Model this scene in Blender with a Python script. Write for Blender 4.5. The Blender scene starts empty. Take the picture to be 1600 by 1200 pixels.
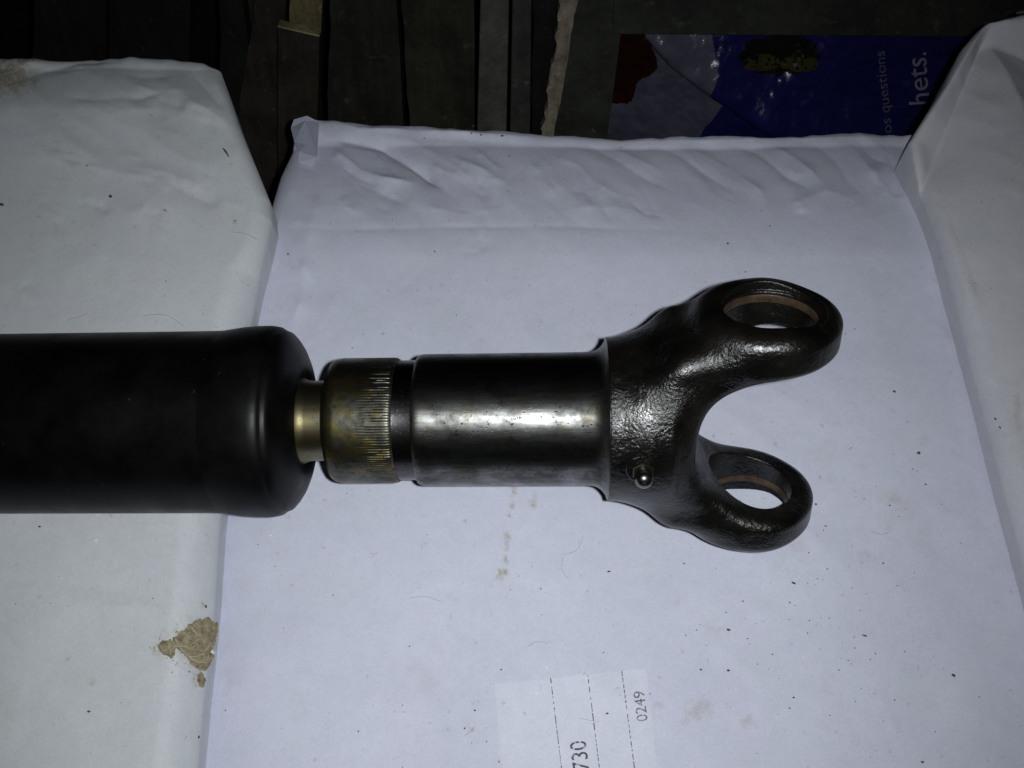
import bpy, bmesh, math, random
import numpy as np
from mathutils import Vector, Matrix

random.seed(7)
rng = np.random.default_rng(7)
S = bpy.context.scene
COL = S.collection

# ------------------------------------------------------------------ camera, light, exposure
FPX = 1550.0                       # focal length in pixels of the 1600 px wide photograph
T = math.radians(26.0)             # the camera looks down, 26 degrees off the vertical
K = 0.28e-3                        # metres per photograph pixel at the shaft axis
AX_Z = 0.045                       # height of the shaft axis over the left sack's top (z = 0)
D = FPX * K
Rv = np.array([1.0, 0, 0])
Fv = np.array([0, math.sin(T), -math.cos(T)])
Uv = np.array([0, math.cos(T), math.sin(T)])
P0 = np.array([0, 0, AX_Z])        # the point of the axis seen at (800, 655)
CAM = P0 - D * (Fv - (655 - 600) / FPX * Uv)

cd = bpy.data.cameras.new('camera')
cam = bpy.data.objects.new('camera', cd)
COL.objects.link(cam)
cd.sensor_width = 36.0
cd.lens = 36.0 * FPX / 1600.0
cd.clip_start = 0.01
cd.clip_end = 50
m = Matrix(((Rv[0], Uv[0], -Fv[0], CAM[0]), (Rv[1], Uv[1], -Fv[1], CAM[1]), (Rv[2], Uv[2], -Fv[2], CAM[2]), (0, 0, 0, 1)))
cam.matrix_world = m
S.camera = cam

w = bpy.data.worlds.new('World')
S.world = w
w.use_nodes = True
w.node_tree.nodes['Background'].inputs[0].default_value = (0.8, 0.9, 1.0, 1)
w.node_tree.nodes['Background'].inputs[1].default_value = 0.004

ld = bpy.data.lights.new('phone_flash', 'SPOT')     # the flash beside the lens, a broad soft-edged beam
ld.energy = 7.5
ld.spot_size = math.radians(96.5)
ld.spot_blend = 1.0
ld.color = (0.95, 0.985, 1.0)
ld.shadow_soft_size = 0.004
lo = bpy.data.objects.new('phone_flash', ld)
lo.location = Vector(CAM + 0.016 * Rv + 0.003 * Uv - 0.004 * Fv)
aim = Fv + (690 - 800) / FPX * Rv - (700 - 600) / FPX * Uv
lo.rotation_euler = Vector(aim).to_track_quat('-Z', 'Y').to_euler()
COL.objects.link(lo)

S.view_settings.view_transform = 'Standard'
S.view_settings.look = 'None'
S.view_settings.exposure = 0.0
S.view_settings.gamma = 1.0

# ------------------------------------------------------------------ helpers
def ray(px, py):
    px = np.asarray(px, float); py = np.asarray(py, float)
    return Fv + ((px - 800) / FPX)[..., None] * Rv - ((py - 600) / FPX)[..., None] * Uv

def on_z(px, py, z):                # the place on level z that stands at that spot of the photograph
    d = ray(px, py)
    t = (z - CAM[2]) / d[..., 2]
    return CAM + d * t[..., None]

def on_plane(px, py, p, n):
    d = ray(px, py)
    t = ((p - CAM) @ n) / (d @ n)
    return CAM + d * np.asarray(t)[..., None]

def to_px(P):
    q = P - CAM
    dep = q @ Fv
    return 800 + FPX * (q @ Rv) / dep, 600 - FPX * (q @ Uv) / dep

def vnoise(x, y, seed=0):           # smooth value noise, -1..1
    xi = np.floor(x).astype(np.int64); yi = np.floor(y).astype(np.int64)
    fx = x - xi; fy = y - yi
    fx = fx * fx * (3 - 2 * fx); fy = fy * fy * (3 - 2 * fy)
    def h(a, b):
        v = (a * 374761393 + b * 668265263 + seed * 974711) & 0x7fffffff
        v = ((v ^ (v >> 13)) * 1274126177) & 0x7fffffff
        return ((v ^ (v >> 16)) & 0xffff) / 32767.5 - 1
    return (h(xi, yi) * (1 - fx) + h(xi + 1, yi) * fx) * (1 - fy) + (h(xi, yi + 1) * (1 - fx) + h(xi + 1, yi + 1) * fx) * fy

def mesh_np(name, V, F, mat, parent=None, smooth=True, angle=None, mats=None, fmat=None):
    me = bpy.data.meshes.new(name)
    V = np.asarray(V, np.float32)
    me.from_pydata([], [], []) if False else None
    F = np.asarray(F, np.int32) if not isinstance(F, list) else F
    if isinstance(F, list):
        me.from_pydata(V.tolist(), [], F)
    else:
        n = F.shape[1]
        me.vertices.add(len(V)); me.vertices.foreach_set('co', V.ravel())
        me.loops.add(F.size); me.loops.foreach_set('vertex_index', F.ravel())
        me.polygons.add(len(F))
        me.polygons.foreach_set('loop_start', np.arange(0, F.size, n, dtype=np.int32))
        me.polygons.foreach_set('loop_total', np.full(len(F), n, dtype=np.int32))
        me.update(calc_edges=True)
        me.validate()
    for mm in (mats or [mat]):
        me.materials.append(mm)
    if fmat is not None:
        me.polygons.foreach_set('material_index', np.asarray(fmat, np.int32))
    me.polygons.foreach_set('use_smooth', np.full(len(me.polygons), smooth))
    if angle is not None:
        me.set_sharp_from_angle(angle=math.radians(angle))
    me.update()
    o = bpy.data.objects.new(name, me)
    COL.objects.link(o)
    if parent is not None:
        o.parent = parent
    return o

def bm_obj(name, bm, mat, parent=None, smooth=False, angle=None):
    me = bpy.data.meshes.new(name)
    bmesh.ops.recalc_face_normals(bm, faces=bm.faces[:])
    bm.to_mesh(me); bm.free()
    me.materials.append(mat)
    me.polygons.foreach_set('use_smooth', np.full(len(me.polygons), smooth))
    if angle is not None:
        me.set_sharp_from_angle(angle=math.radians(angle))
    o = bpy.data.objects.new(name, me)
    COL.objects.link(o)
    if parent is not None:
        o.parent = parent
    return o

def tag(o, label=None, cat=None, group=None, kind=None):
    if label: o['label'] = label
    if cat: o['category'] = cat
    if group: o['group'] = group
    if kind: o['kind'] = kind
    return o

# ------------------------------------------------------------------ materials
class Mat:
    def __init__(s, name):
        s.m = bpy.data.materials.new(name); s.m.use_nodes = True
        s.t = s.m.node_tree; s.b = s.t.nodes['Principled BSDF']
        s.co = s.n('ShaderNodeTexCoord').outputs['Object']
    def n(s, k, **kw):
        o = s.t.nodes.new(k)
        for a, v in kw.items(): setattr(o, a, v)
        return o
    def l(s, a, b): s.t.links.new(a, b)
    def noise(s, scale, detail=4, rough=0.55, vec=None, dist=0.0):
        o = s.n('ShaderNodeTexNoise'); o.inputs['Scale'].default_value = scale
        o.inputs['Detail'].default_value = detail; o.inputs['Roughness'].default_value = rough
        o.inputs['Distortion'].default_value = dist
        s.l(vec or s.co, o.inputs['Vector']); return o.outputs[0]
    def scaled(s, v):
        o = s.n('ShaderNodeMapping'); o.inputs['Scale'].default_value = v; s.l(s.co, o.inputs[0]); return o.outputs[0]
    def ramp(s, f, *stops):
        o = s.n('ShaderNodeValToRGB'); e = o.color_ramp.elements
        while len(e) < len(stops): e.new(0.5)
        for i, (p, c) in enumerate(stops):
            e[i].position = p
            e[i].color = (c, c, c, 1) if isinstance(c, (int, float)) else (*c, 1)
        s.l(f, o.inputs[0]); return o.outputs[0]
    def mix(s, f, a, b, mode='MIX'):
        o = s.n('ShaderNodeMix', data_type='RGBA', blend_type=mode)
        for sock, v in ((o.inputs[0], f), (o.inputs[6], a), (o.inputs[7], b)):
            if isinstance(v, (int, float)): sock.default_value = v
            elif isinstance(v, tuple): sock.default_value = (*v, 1)
            else: s.l(v, sock)
        return o.outputs[2]
    def bump(s, h, strength, dist, prev=None):
        o = s.n('ShaderNodeBump'); o.inputs['Strength'].default_value = strength; o.inputs['Distance'].default_value = dist
        s.l(h, o.inputs['Height'])
        if prev: s.l(prev, o.inputs['Normal'])
        return o.outputs[0]
    def set(s, **kw):
        for k, v in kw.items():
            k = k.replace('_', ' ')
            if isinstance(v, (int, float)): s.b.inputs[k].default_value = v
            elif isinstance(v, tuple): s.b.inputs[k].default_value = (*v, 1)
            else: s.l(v, s.b.inputs[k])
        return s

def plain(name, col, rough=0.6, metal=0.0, spec=0.5):
    a = Mat(name)
    n = a.noise(400, 3)
    c = a.mix(a.ramp(n, (0.3, 0.0), (0.7, 1.0)), tuple(x * 0.8 for x in col), col)
    a.set(Base_Color=c, Roughness=rough, Metallic=metal, Specular_IOR_Level=spec)
    return a.m

def paper(name, col, dirt):
    a = Mat(name)
    big = a.noise(9, 4)
    c = a.mix(a.ramp(big, (0.35, 0.0), (0.7, 1.0)), tuple(x * 0.92 for x in col), col)
    hue = a.noise(22, 4, 0.6)                                    # uneven whiteness: cooler and pinker patches
    c = a.mix(a.ramp(hue, (0.35, 0.0), (0.65, 1.0)), c, a.mix(1.0, c, (1.01, 0.99, 1.02), 'MULTIPLY'))
    fog = a.noise(150, 5, 0.7)
    c = a.mix(1.0, c, a.ramp(fog, (0.3, 0.93), (0.7, 1.0)), 'MULTIPLY')
    fib = a.noise(900, 4, 0.7)
    c = a.mix(a.ramp(fib, (0.3, 0.0), (0.75, 1.0)), tuple(0.88 for x in col), (1, 1, 1)) if False else a.mix(1.0, c, a.ramp(fib, (0.25, 0.86), (0.75, 1.0)), 'MULTIPLY')
    sp = a.noise(260, 2, 0.5)                                    # fine grey grime
    c = a.mix(a.ramp(sp, (0.68, 0.0), (0.80, 0.5)), c, (0.36, 0.33, 0.30))
    blot = a.noise(34, 5, 0.65)                                  # handled, slightly soiled
    c = a.mix(a.ramp(blot, (0.60, 0.0), (0.85, dirt)), c, (0.42, 0.37, 0.30))
    at = a.n('ShaderNodeAttribute'); at.attribute_name = 'stain'
    nz = a.noise(500, 4, 0.6)
    mul = a.n('ShaderNodeMath', operation='MULTIPLY'); a.l(at.outputs['Fac'], mul.inputs[0]); a.l(a.ramp(nz, (0.35, 0.25), (0.6, 1.0)), mul.inputs[1])
    c = a.mix(mul.outputs[0], c, (0.31, 0.265, 0.12))
    b = a.bump(a.noise(500, 5, 0.65), 0.10, 0.0006)
    b = a.bump(a.noise(60, 3, 0.5), 0.12, 0.003, b)
    a.set(Base_Color=c, Roughness=0.72, Specular_IOR_Level=0.25, Normal=b)
    return a.m

def wood(name, dark, light, rough=0.75, along=(1, 0.06, 0.06), scale=160):
    a = Mat(name)
    g = a.noise(scale, 5, 0.6, a.scaled(along), 0.4)
    c = a.mix(a.ramp(g, (0.3, 0.0), (0.7, 1.0)), dark, light)
    p = a.noise(34, 6, 0.75)
    c = a.mix(a.ramp(p, (0.42, 0.0), (0.62, 0.8)), c, tuple(x * 0.45 for x in dark))
    s = a.noise(95, 5, 0.7)
    c = a.mix(a.ramp(s, (0.60, 0.0), (0.74, 0.75)), c, tuple(min(1, x * 2.2 + 0.010) for x in light))
    a.set(Base_Color=c, Roughness=rough, Specular_IOR_Level=0.25, Normal=a.bump(g, 0.3, 0.001))
    return a.m

M = {}
M['paper_mid'] = paper('white_paper', (0.725, 0.75, 0.88), 0.35)
M['paper_left'] = paper('white_paper_greenish', (0.70, 0.735, 0.76), 0.4)  # greener tint of the lens shading put into the paper colour
M['paper_right'] = paper('white_paper_greyish', (0.68, 0.69, 0.74), 0.3)
M['sticker'] = paper('sticker_paper', (0.785, 0.815, 0.93), 0.15)
def ink(name, col, wear):
    a = Mat(name)
    n = a.noise(420, 4, 0.7)
    c = a.mix(a.ramp(n, (wear, 0.0), (wear + 0.12, 1.0)), col, (0.66, 0.68, 0.78))
    a.set(Base_Color=c, Roughness=0.65)
    return a.m
M['ink'] = ink('black_ink', (0.05, 0.05, 0.065), 0.55)
M['ink_pale'] = ink('worn_ink', (0.13, 0.13, 0.16), 0.52)

def black_paint():
    a = Mat('black_satin_paint')
    n = a.noise(60, 5, 0.6)
    c = a.mix(a.ramp(n, (0.35, 0.0), (0.75, 1.0)), (0.0008, 0.0008, 0.0009), (0.0026, 0.0025, 0.0030))
    d = a.noise(420, 2, 0.5)
    c = a.mix(a.ramp(d, (0.74, 0.0), (0.80, 0.35)), c, (0.05, 0.05, 0.055))
    r = a.ramp(n, (0.3, 0.36), (0.7, 0.52))
    a.set(Base_Color=c, Roughness=r, Specular_IOR_Level=0.15, Normal=a.bump(a.noise(300, 4), 0.06, 0.0006))
    return a.m
M['black'] = black_paint()

def steel(name, base, dark, tint, tint_amt, rough=(0.26, 0.46), pit=0.5, streak=(0.12, 1, 1), aniso=0.0):
    a = Mat(name)
    n = a.noise(70, 6, 0.65)
    g = a.noise(500, 4, 0.6, a.scaled(streak))
    c = a.mix(a.ramp(n, (0.36, 0.0), (0.62, 1.0)), dark, base)
    c = a.mix(a.ramp(g, (0.35, 0.5), (0.6, 0.0)), c, dark)
    t = a.noise(95, 4, 0.6)
    c = a.mix(a.ramp(t, (0.47, 0.0), (0.62, tint_amt)), c, tint)
    p = a.noise(620, 3, 0.6)
    pits = a.ramp(p, (0.60, 0.0), (0.68, pit))
    c = a.mix(pits, c, (0.008, 0.007, 0.006))
    r = a.mix(pits, a.ramp(n, (0.3, rough[1]), (0.7, rough[0])), (0.5, 0.5, 0.5))
    b = a.bump(pits, 0.12, -0.0003)
    b = a.bump(g, 0.10, 0.0003, b)
    a.set(Base_Color=c, Roughness=r, Metallic=1.0, Normal=b)
    if aniso:
        tg = a.n('ShaderNodeTangent', direction_type='RADIAL', axis='X')
        a.set(Tangent=tg.outputs[0], Anisotropic=aniso, Anisotropic_Rotation=0.25)
    return a.m
M['sleeve'] = steel('ground_steel', (0.225, 0.226, 0.224), (0.048, 0.048, 0.044), (0.075, 0.063, 0.035), 0.45, (0.30, 0.46), 0.8, aniso=0.55)
M['ring'] = steel('oily_yellowed_steel', (0.165, 0.163, 0.140), (0.060, 0.058, 0.044), (0.20, 0.155, 0.035), 0.6, (0.32, 0.46), 0.85, (1, 1, 1))
M['neck'] = steel('brassy_steel', (0.20, 0.185, 0.125), (0.10, 0.09, 0.055), (0.16, 0.13, 0.05), 0.5, (0.34, 0.44), 0.45)
M['groove'] = steel('bright_groove_steel', (0.12, 0.117, 0.125), (0.05, 0.046, 0.046), (0.06, 0.045, 0.035), 0.4, (0.2, 0.32), 0.6)
M['nipple'] = steel('zinc_steel', (0.26, 0.26, 0.26), (0.12, 0.118, 0.11), (0.14, 0.13, 0.09), 0.3, (0.22, 0.34), 0.4)
M['nipple_hex'] = steel('dull_zinc_steel', (0.11, 0.107, 0.09), (0.05, 0.048, 0.038), (0.09, 0.085, 0.035), 0.6, (0.32, 0.46), 0.4)

def forged(name):
    a = Mat(name)
    n = a.noise(45, 5, 0.6)
    c = a.mix(a.ramp(n, (0.35, 0.0), (0.7, 1.0)), (0.0022, 0.0022, 0.0020), (0.0062, 0.0053, 0.0039))
    p = a.noise(120, 5, 0.7)
    c = a.mix(a.ramp(p, (0.60, 0.0), (0.78, 0.55)), c, (0.026, 0.016, 0.009))
    v = a.n('ShaderNodeTexVoronoi', feature='SMOOTH_F1'); v.inputs['Scale'].default_value = 950
    a.l(a.co, v.inputs['Vector'])
    h = a.noise(560, 5, 0.66, None, 0.2)
    blot = a.ramp(a.noise(85, 4, 0.6), (0.38, 0.25), (0.62, 1.0))
    hh = a.n('ShaderNodeMath', operation='MULTIPLY'); a.l(h, hh.inputs[0]); a.l(blot, hh.inputs[1])
    b = a.bump(hh.outputs[0], 0.62, 0.0008)
    b = a.bump(v.outputs[0], 0.28, 0.00035, b)
    b = a.bump(a.noise(60, 3), 0.10, 0.002, b)
    r = a.ramp(n, (0.3, 0.20), (0.7, 0.38))
    a.set(Base_Color=c, Roughness=r, Specular_IOR_Level=0.6, Normal=b)
    return a.m
M['forged'] = forged('oily_forged_iron')

def rusty():
    a = Mat('coppery_rust')
    n = a.noise(130, 5, 0.65)
    c = a.mix(a.ramp(n, (0.35, 0.0), (0.65, 1.0)), (0.045, 0.028, 0.017), (0.115, 0.078, 0.046))
    a.set(Base_Color=c, Roughness=0.42, Metallic=0.35, Normal=a.bump(n, 0.2, 0.0004))
    return a.m
M['rust'] = rusty()

def torn():
    a = Mat('brown_inner_ply')
    n = a.noise(330, 6, 0.75)
    c = a.mix(a.ramp(n, (0.32, 0.0), (0.66, 1.0)), (0.12, 0.095, 0.05), (0.40, 0.34, 0.23))
    a.set(Base_Color=c, Roughness=0.85, Specular_IOR_Level=0.2, Normal=a.bump(n, 0.5, 0.0006))
    return a.m
M['torn'] = torn()
M['fibre'] = plain('pale_fibre', (0.46, 0.42, 0.31), 0.85)
M['chip'] = plain('white_chip', (0.88, 0.88, 0.88), 0.5)
M['crumb_slit'] = plain('dark_crumb_and_slit', (0.085, 0.075, 0.07), 0.8)  # also colours the dark strip that stands in for the fold's slit
M['hair'] = plain('hair', (0.26, 0.25, 0.24), 0.6)
M['wood_black'] = wood('black_wood', (0.004, 0.0042, 0.0038), (0.009, 0.009, 0.0075))  # near-black wood tone
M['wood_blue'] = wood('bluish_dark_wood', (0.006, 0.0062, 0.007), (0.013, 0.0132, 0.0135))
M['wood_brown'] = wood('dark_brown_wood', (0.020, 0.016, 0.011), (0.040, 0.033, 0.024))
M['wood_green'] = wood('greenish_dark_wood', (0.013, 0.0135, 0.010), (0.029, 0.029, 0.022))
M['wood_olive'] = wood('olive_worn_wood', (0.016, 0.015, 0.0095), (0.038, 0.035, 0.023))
M['wood_yellow'] = wood('fresh_yellow_wood', (0.12, 0.095, 0.048), (0.22, 0.18, 0.09))
M['wood_end'] = wood('pale_end_grain', (0.26, 0.23, 0.12), (0.42, 0.38, 0.21))
M['wood_beige'] = wood('splintered_beige_wood', (0.20, 0.165, 0.13), (0.38, 0.32, 0.25))
M['grey_paint'] = wood('grey_painted_metal', (0.085, 0.086, 0.072), (0.105, 0.105, 0.090), 0.55, (1, 1, 1), 40)
M['grey_dark'] = wood('dark_grey_metal', (0.045, 0.045, 0.041), (0.062, 0.060, 0.055), 0.5, (1, 0.2, 0.2), 60)
M['panel'] = wood('grey_green_board', (0.027, 0.031, 0.0245), (0.042, 0.045, 0.036), 0.7, (0.3, 1, 1), 60)
M['wall'] = wood('dark_wall', (0.006, 0.006, 0.006), (0.012, 0.012, 0.011), 0.9, (1, 1, 1), 20)
M['floor'] = wood('dark_floor', (0.012, 0.011, 0.010), (0.022, 0.020, 0.018), 0.9, (1, 1, 1), 20)

def film(name, col, spec=0.6):
    a = Mat(name)
    n = a.noise(60, 4, 0.6)
    c = a.mix(a.ramp(n, (0.35, 0.0), (0.7, 1.0)), tuple(x * 0.75 for x in col), col)
    h = a.noise(130, 4, 0.6)
    a.set(Base_Color=c, Roughness=0.25, Specular_IOR_Level=spec, Normal=a.bump(h, 0.40, 0.002))
    return a.m
M['bag_blue'] = film('blue_film', (0.013, 0.0145, 0.105))
M['bag_lilac'] = film('lilac_film', (0.105, 0.108, 0.155))
M['bag_red'] = film('dark_red_film', (0.026, 0.007, 0.005), 0.3)
M['bag_food'] = film('olive_print', (0.05, 0.045, 0.016), 0.3)
M['bag_dark'] = film('dark_print', (0.010, 0.009, 0.008), 0.3)
M['bag_text'] = plain('pale_print', (0.24, 0.24, 0.31), 0.5)
M['bag_text2'] = plain('dim_print', (0.12, 0.12, 0.19), 0.5)

# ------------------------------------------------------------------ setting
bm = bmesh.new()
for v in ((-3, -3, -0.55), (3, -3, -0.55), (3, 1.2, -0.55), (-3, 1.2, -0.55)): bm.verts.new(v)
bm.faces.new(bm.verts[:])
tag(bm_obj('floor', bm, M['floor']), kind='structure')
bm = bmesh.new()
for v in ((-3, 0.72, -0.55), (3, 0.72, -0.55), (3, 0.72, 1.6), (-3, 0.72, 1.6)): bm.verts.new(v)
bm.faces.new(bm.verts[:])
tag(bm_obj('wall', bm, M['wall']), kind='structure')
bm = bmesh.new()
bmesh.ops.create_cube(bm, size=1, matrix=Matrix.Translation((0, -0.24, -0.34)) @ Matrix.Diagonal((1.2, 0.80, 0.40, 1)))
tag(bm_obj('platform', bm, M['floor']), kind='structure')

# ------------------------------------------------------------------ sacks
class Sack:
    """A filled paper sack: outline given where its rim stands in the photograph, rounded rims, walls, creases."""
    def __init__(s, zt, left, right, far, near, H, rc, creases, stains, slope=None, seed=0, rcf=None, lump=0.0017, zfar=0.0, slope_k=0.0, facet=None):
        s.facet = facet
        s.zt, s.creases, s.stains, s.slope, s.seed, s.H, s.rc, s.rcf, s.lump = zt, creases, stains, slope, seed, H, rc, rcf or rc, lump
        def wl(pts):
            p = np.array(pts, float); z = np.full(len(p), zt)
            for _ in range(6 if slope else 1):          # the rim follows the sack's sloping end
                d = ray(p[:, 0], p[:, 1]); q = CAM + d * ((z - CAM[2]) / d[:, 2])[:, None]
                if slope:
                    e = q.copy(); e[:, 2] = zt; z = zt + slope(*to_px(e)) * slope_k
            o = np.argsort(q[:, 1]); return q[o]
        L, R_, Fr = wl(left), wl(right), np.array(far, float)
        s.xl = lambda y: np.interp(y, L[:, 1], L[:, 0])
        s.xr = lambda y: np.interp(y, R_[:, 1], R_[:, 0])
        q = on_z(Fr[:, 0], Fr[:, 1], zt - zfar); o = np.argsort(q[:, 0]); q = q[o]
        s.yf = lambda x: np.interp(x, q[:, 0], q[:, 1])
        s.yn = float(on_z(800, near, zt)[1])
    def disp(s, x, y):
        P = np.stack([x, y, np.full_like(x, s.zt)], -1)
        px, py = to_px(P)
        z = np.zeros_like(x)
        if s.slope:
            z = z + s.slope(px, py)
            px, py = to_px(np.stack([x, y, s.zt + z], -1))
        if s.facet: z = z + s.facet(px, py)
        ca, sa = 0.82, 0.57
        qx, qy = px * ca + py * sa, -px * sa + py * ca
        far = np.clip((360 - py) / 150, 0, 1)
        rid = lambda a_, b_, k: 0.5 - np.sqrt(vnoise(a_, b_, s.seed + k) ** 2 + 0.004)
        z = z + (0.0006 + 0.0016 * far) * rid(qx / 170, qy / 75, 51) + (0.00012 + 0.0008 * far) * rid(qx / 75, qy / 34, 57)
        z = z + s.lump * vnoise(px / 210, py / 210, s.seed) + s.lump * 0.35 * vnoise(px / 80, py / 80, s.seed + 5)
        for pts, amp, wd, kind in s.creases:
            p = np.array(pts, float)
            best = np.full_like(px, 1e9); tt = np.zeros_like(px); side = np.zeros_like(px)
            lens = np.r_[0, np.cumsum(np.hypot(*np.diff(p, axis=0).T))]
            for i in range(len(p) - 1):
                a, b = p[i], p[i + 1]; d = b - a; L2 = d @ d
                t = np.clip(((px - a[0]) * d[0] + (py - a[1]) * d[1]) / L2, 0, 1)
                ex = px - a[0] - t * d[0]; ey = py - a[1] - t * d[1]
                dist = np.hypot(ex, ey)
                u = dist < best
                best = np.where(u, dist, best)
                tt = np.where(u, (lens[i] + t * math.sqrt(L2)) / lens[-1], tt)
                side = np.where(u, np.sign(d[0] * ey - d[1] * ex), side)
            taper = np.clip(np.minimum(tt, 1 - tt) * 4 + 0.05, 0, 1) * (0.75 + 0.45 * vnoise(px / 38, py / 30, 77))
            if kind == 'r':      z += amp * taper * np.exp(-(best / wd) ** 2)
            elif kind == 's':    # a sharp fold: ridge with a crisp crest
                z += amp * taper * np.exp(-best / wd)
            elif kind == 'f':    # a facet that falls away on one side
                z += amp * taper * np.clip(side * best / wd, 0, 1) * np.exp(-(best / (wd * 2.2)) ** 2) * 1.6
        return z
    def top(s, px, py, lift=0.0):
        P = on_z(px, py, s.zt)
        P = P.copy(); z = s.zt + s.disp(P[..., 0], P[..., 1])
        for _ in range(2):
            d = ray(px, py); t = (z - CAM[2]) / d[..., 2]; P = CAM + d * t[..., None]
            z = s.zt + s.disp(P[..., 0], P[..., 1])
        P[..., 2] = z + lift
        return P
    def build(s, name, mat, nx=380, ny=330):
        def wrap(n, r, H, both):
            # list of (t, inset, drop): t along the flat 0..1, inset of the rim, drop
            t, off, dr = [], [], []
            na, nw = 14, 8
            for k in range(nw): t.append(0); off.append(0); dr.append(r + H * (1 - k / nw))
            for k in range(na): a = math.pi / 2 * k / na; t.append(0); off.append(r * (1 - math.cos(a))); dr.append(r * (1 - math.sin(a)))
            m_ = n - (na + nw) * (2 if both else 1)
            for k in range(m_): t.append(k / (m_ - 1)); off.append(0 if False else r * (1 - 2 * k / (m_ - 1)) if both else r * (1 - k / (m_ - 1))); dr.append(0)
            if both:
                for k in range(1, na + 1): a = math.pi / 2 * (1 - k / na); t.append(1); off.append(-r * (1 - math.cos(a))); dr.append(r * (1 - math.sin(a)))
                for k in range(1, nw + 1): t.append(1); off.append(0); dr.append(r + H * k / nw)
            return np.array(t), np.array(off), np.array(dr)
        tu, ou, du = wrap(nx, s.rc, s.H, True)
        tv, ov, dv = wrap(ny, s.rcf, s.H, False)
        tu, tvv = np.meshgrid(tu, tv); ou, ovv = np.meshgrid(ou, ov); du, dvv = np.meshgrid(du, dv)
        y = np.full_like(tu, 0.0)
        x = np.zeros_like(tu)
        for _ in range(3):
            yf = s.yf(x) if _ else np.full_like(tu, float(np.mean(s.yf(np.array([0.0])))))
            yf = yf + 0.0016 * vnoise(x * 45 + 3, x * 0 + s.seed, 5) + 0.0006 * vnoise(x * 160, x * 0 + s.seed, 6)
            y = yf + (s.yn - yf) * tvv - ovv
            yy = np.minimum(y, yf)
            x = s.xl(yy) + (s.xr(yy) - s.xl(yy)) * tu + ou
        wob = 1 - np.clip((du + dvv) / (s.rc * 2), 0, 1) * 0.75
        z = s.zt + s.disp(x, y) * wob - np.minimum(np.hypot(du, dvv), s.rc + s.H)
        bulge = np.clip(du / s.rc - 1, 0, 1) * 0.0
        V = np.stack([x, y, z], -1).reshape(-1, 3)
        idx = np.arange(tu.size).reshape(tu.shape)
        F = np.stack([idx[:-1, :-1], idx[1:, :-1], idx[1:, 1:], idx[:-1, 1:]], -1).reshape(-1, 4)
        o = mesh_np(name, V, F, mat)
        px, py = to_px(V)
        st = np.zeros(len(V), np.float32)
        for (cx, cy, rx, ry, a) in s.stains:
            q = np.hypot((px - cx) / rx, (py - cy) / ry) + 0.5 * vnoise(px / 6, py / 6, 3)
            st = np.maximum(st, a * np.clip(1.6 - 1.4 * q, 0, 1))
        at = o.data.attributes.new('stain', 'FLOAT', 'POINT'); at.data.foreach_set('value', st)
        return o

def scatter(n, x0, x1, y0, y1, a0, a1, amp, seed):
    g = random.Random(seed); out = []
    for _ in range(n):
        x, y = g.uniform(x0, x1), g.uniform(y0, y1); a = math.radians(g.uniform(a0, a1)); l = g.uniform(22, 80); k = g.uniform(-10, 10)
        out.append(([(x, y), (x + math.cos(a) * l / 2 - math.sin(a) * k, y + math.sin(a) * l / 2 + math.cos(a) * k), (x + math.cos(a) * l, y + math.sin(a) * l)], g.choice((-1, 1)) * g.uniform(0.3, 1.0) * amp * 1e-3, g.uniform(4, 10), 's'))
    return out
def cr(p, amp, wd=9, kind='s'): return (p, amp * 0.85e-3, wd * 1.15, kind)

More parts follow.
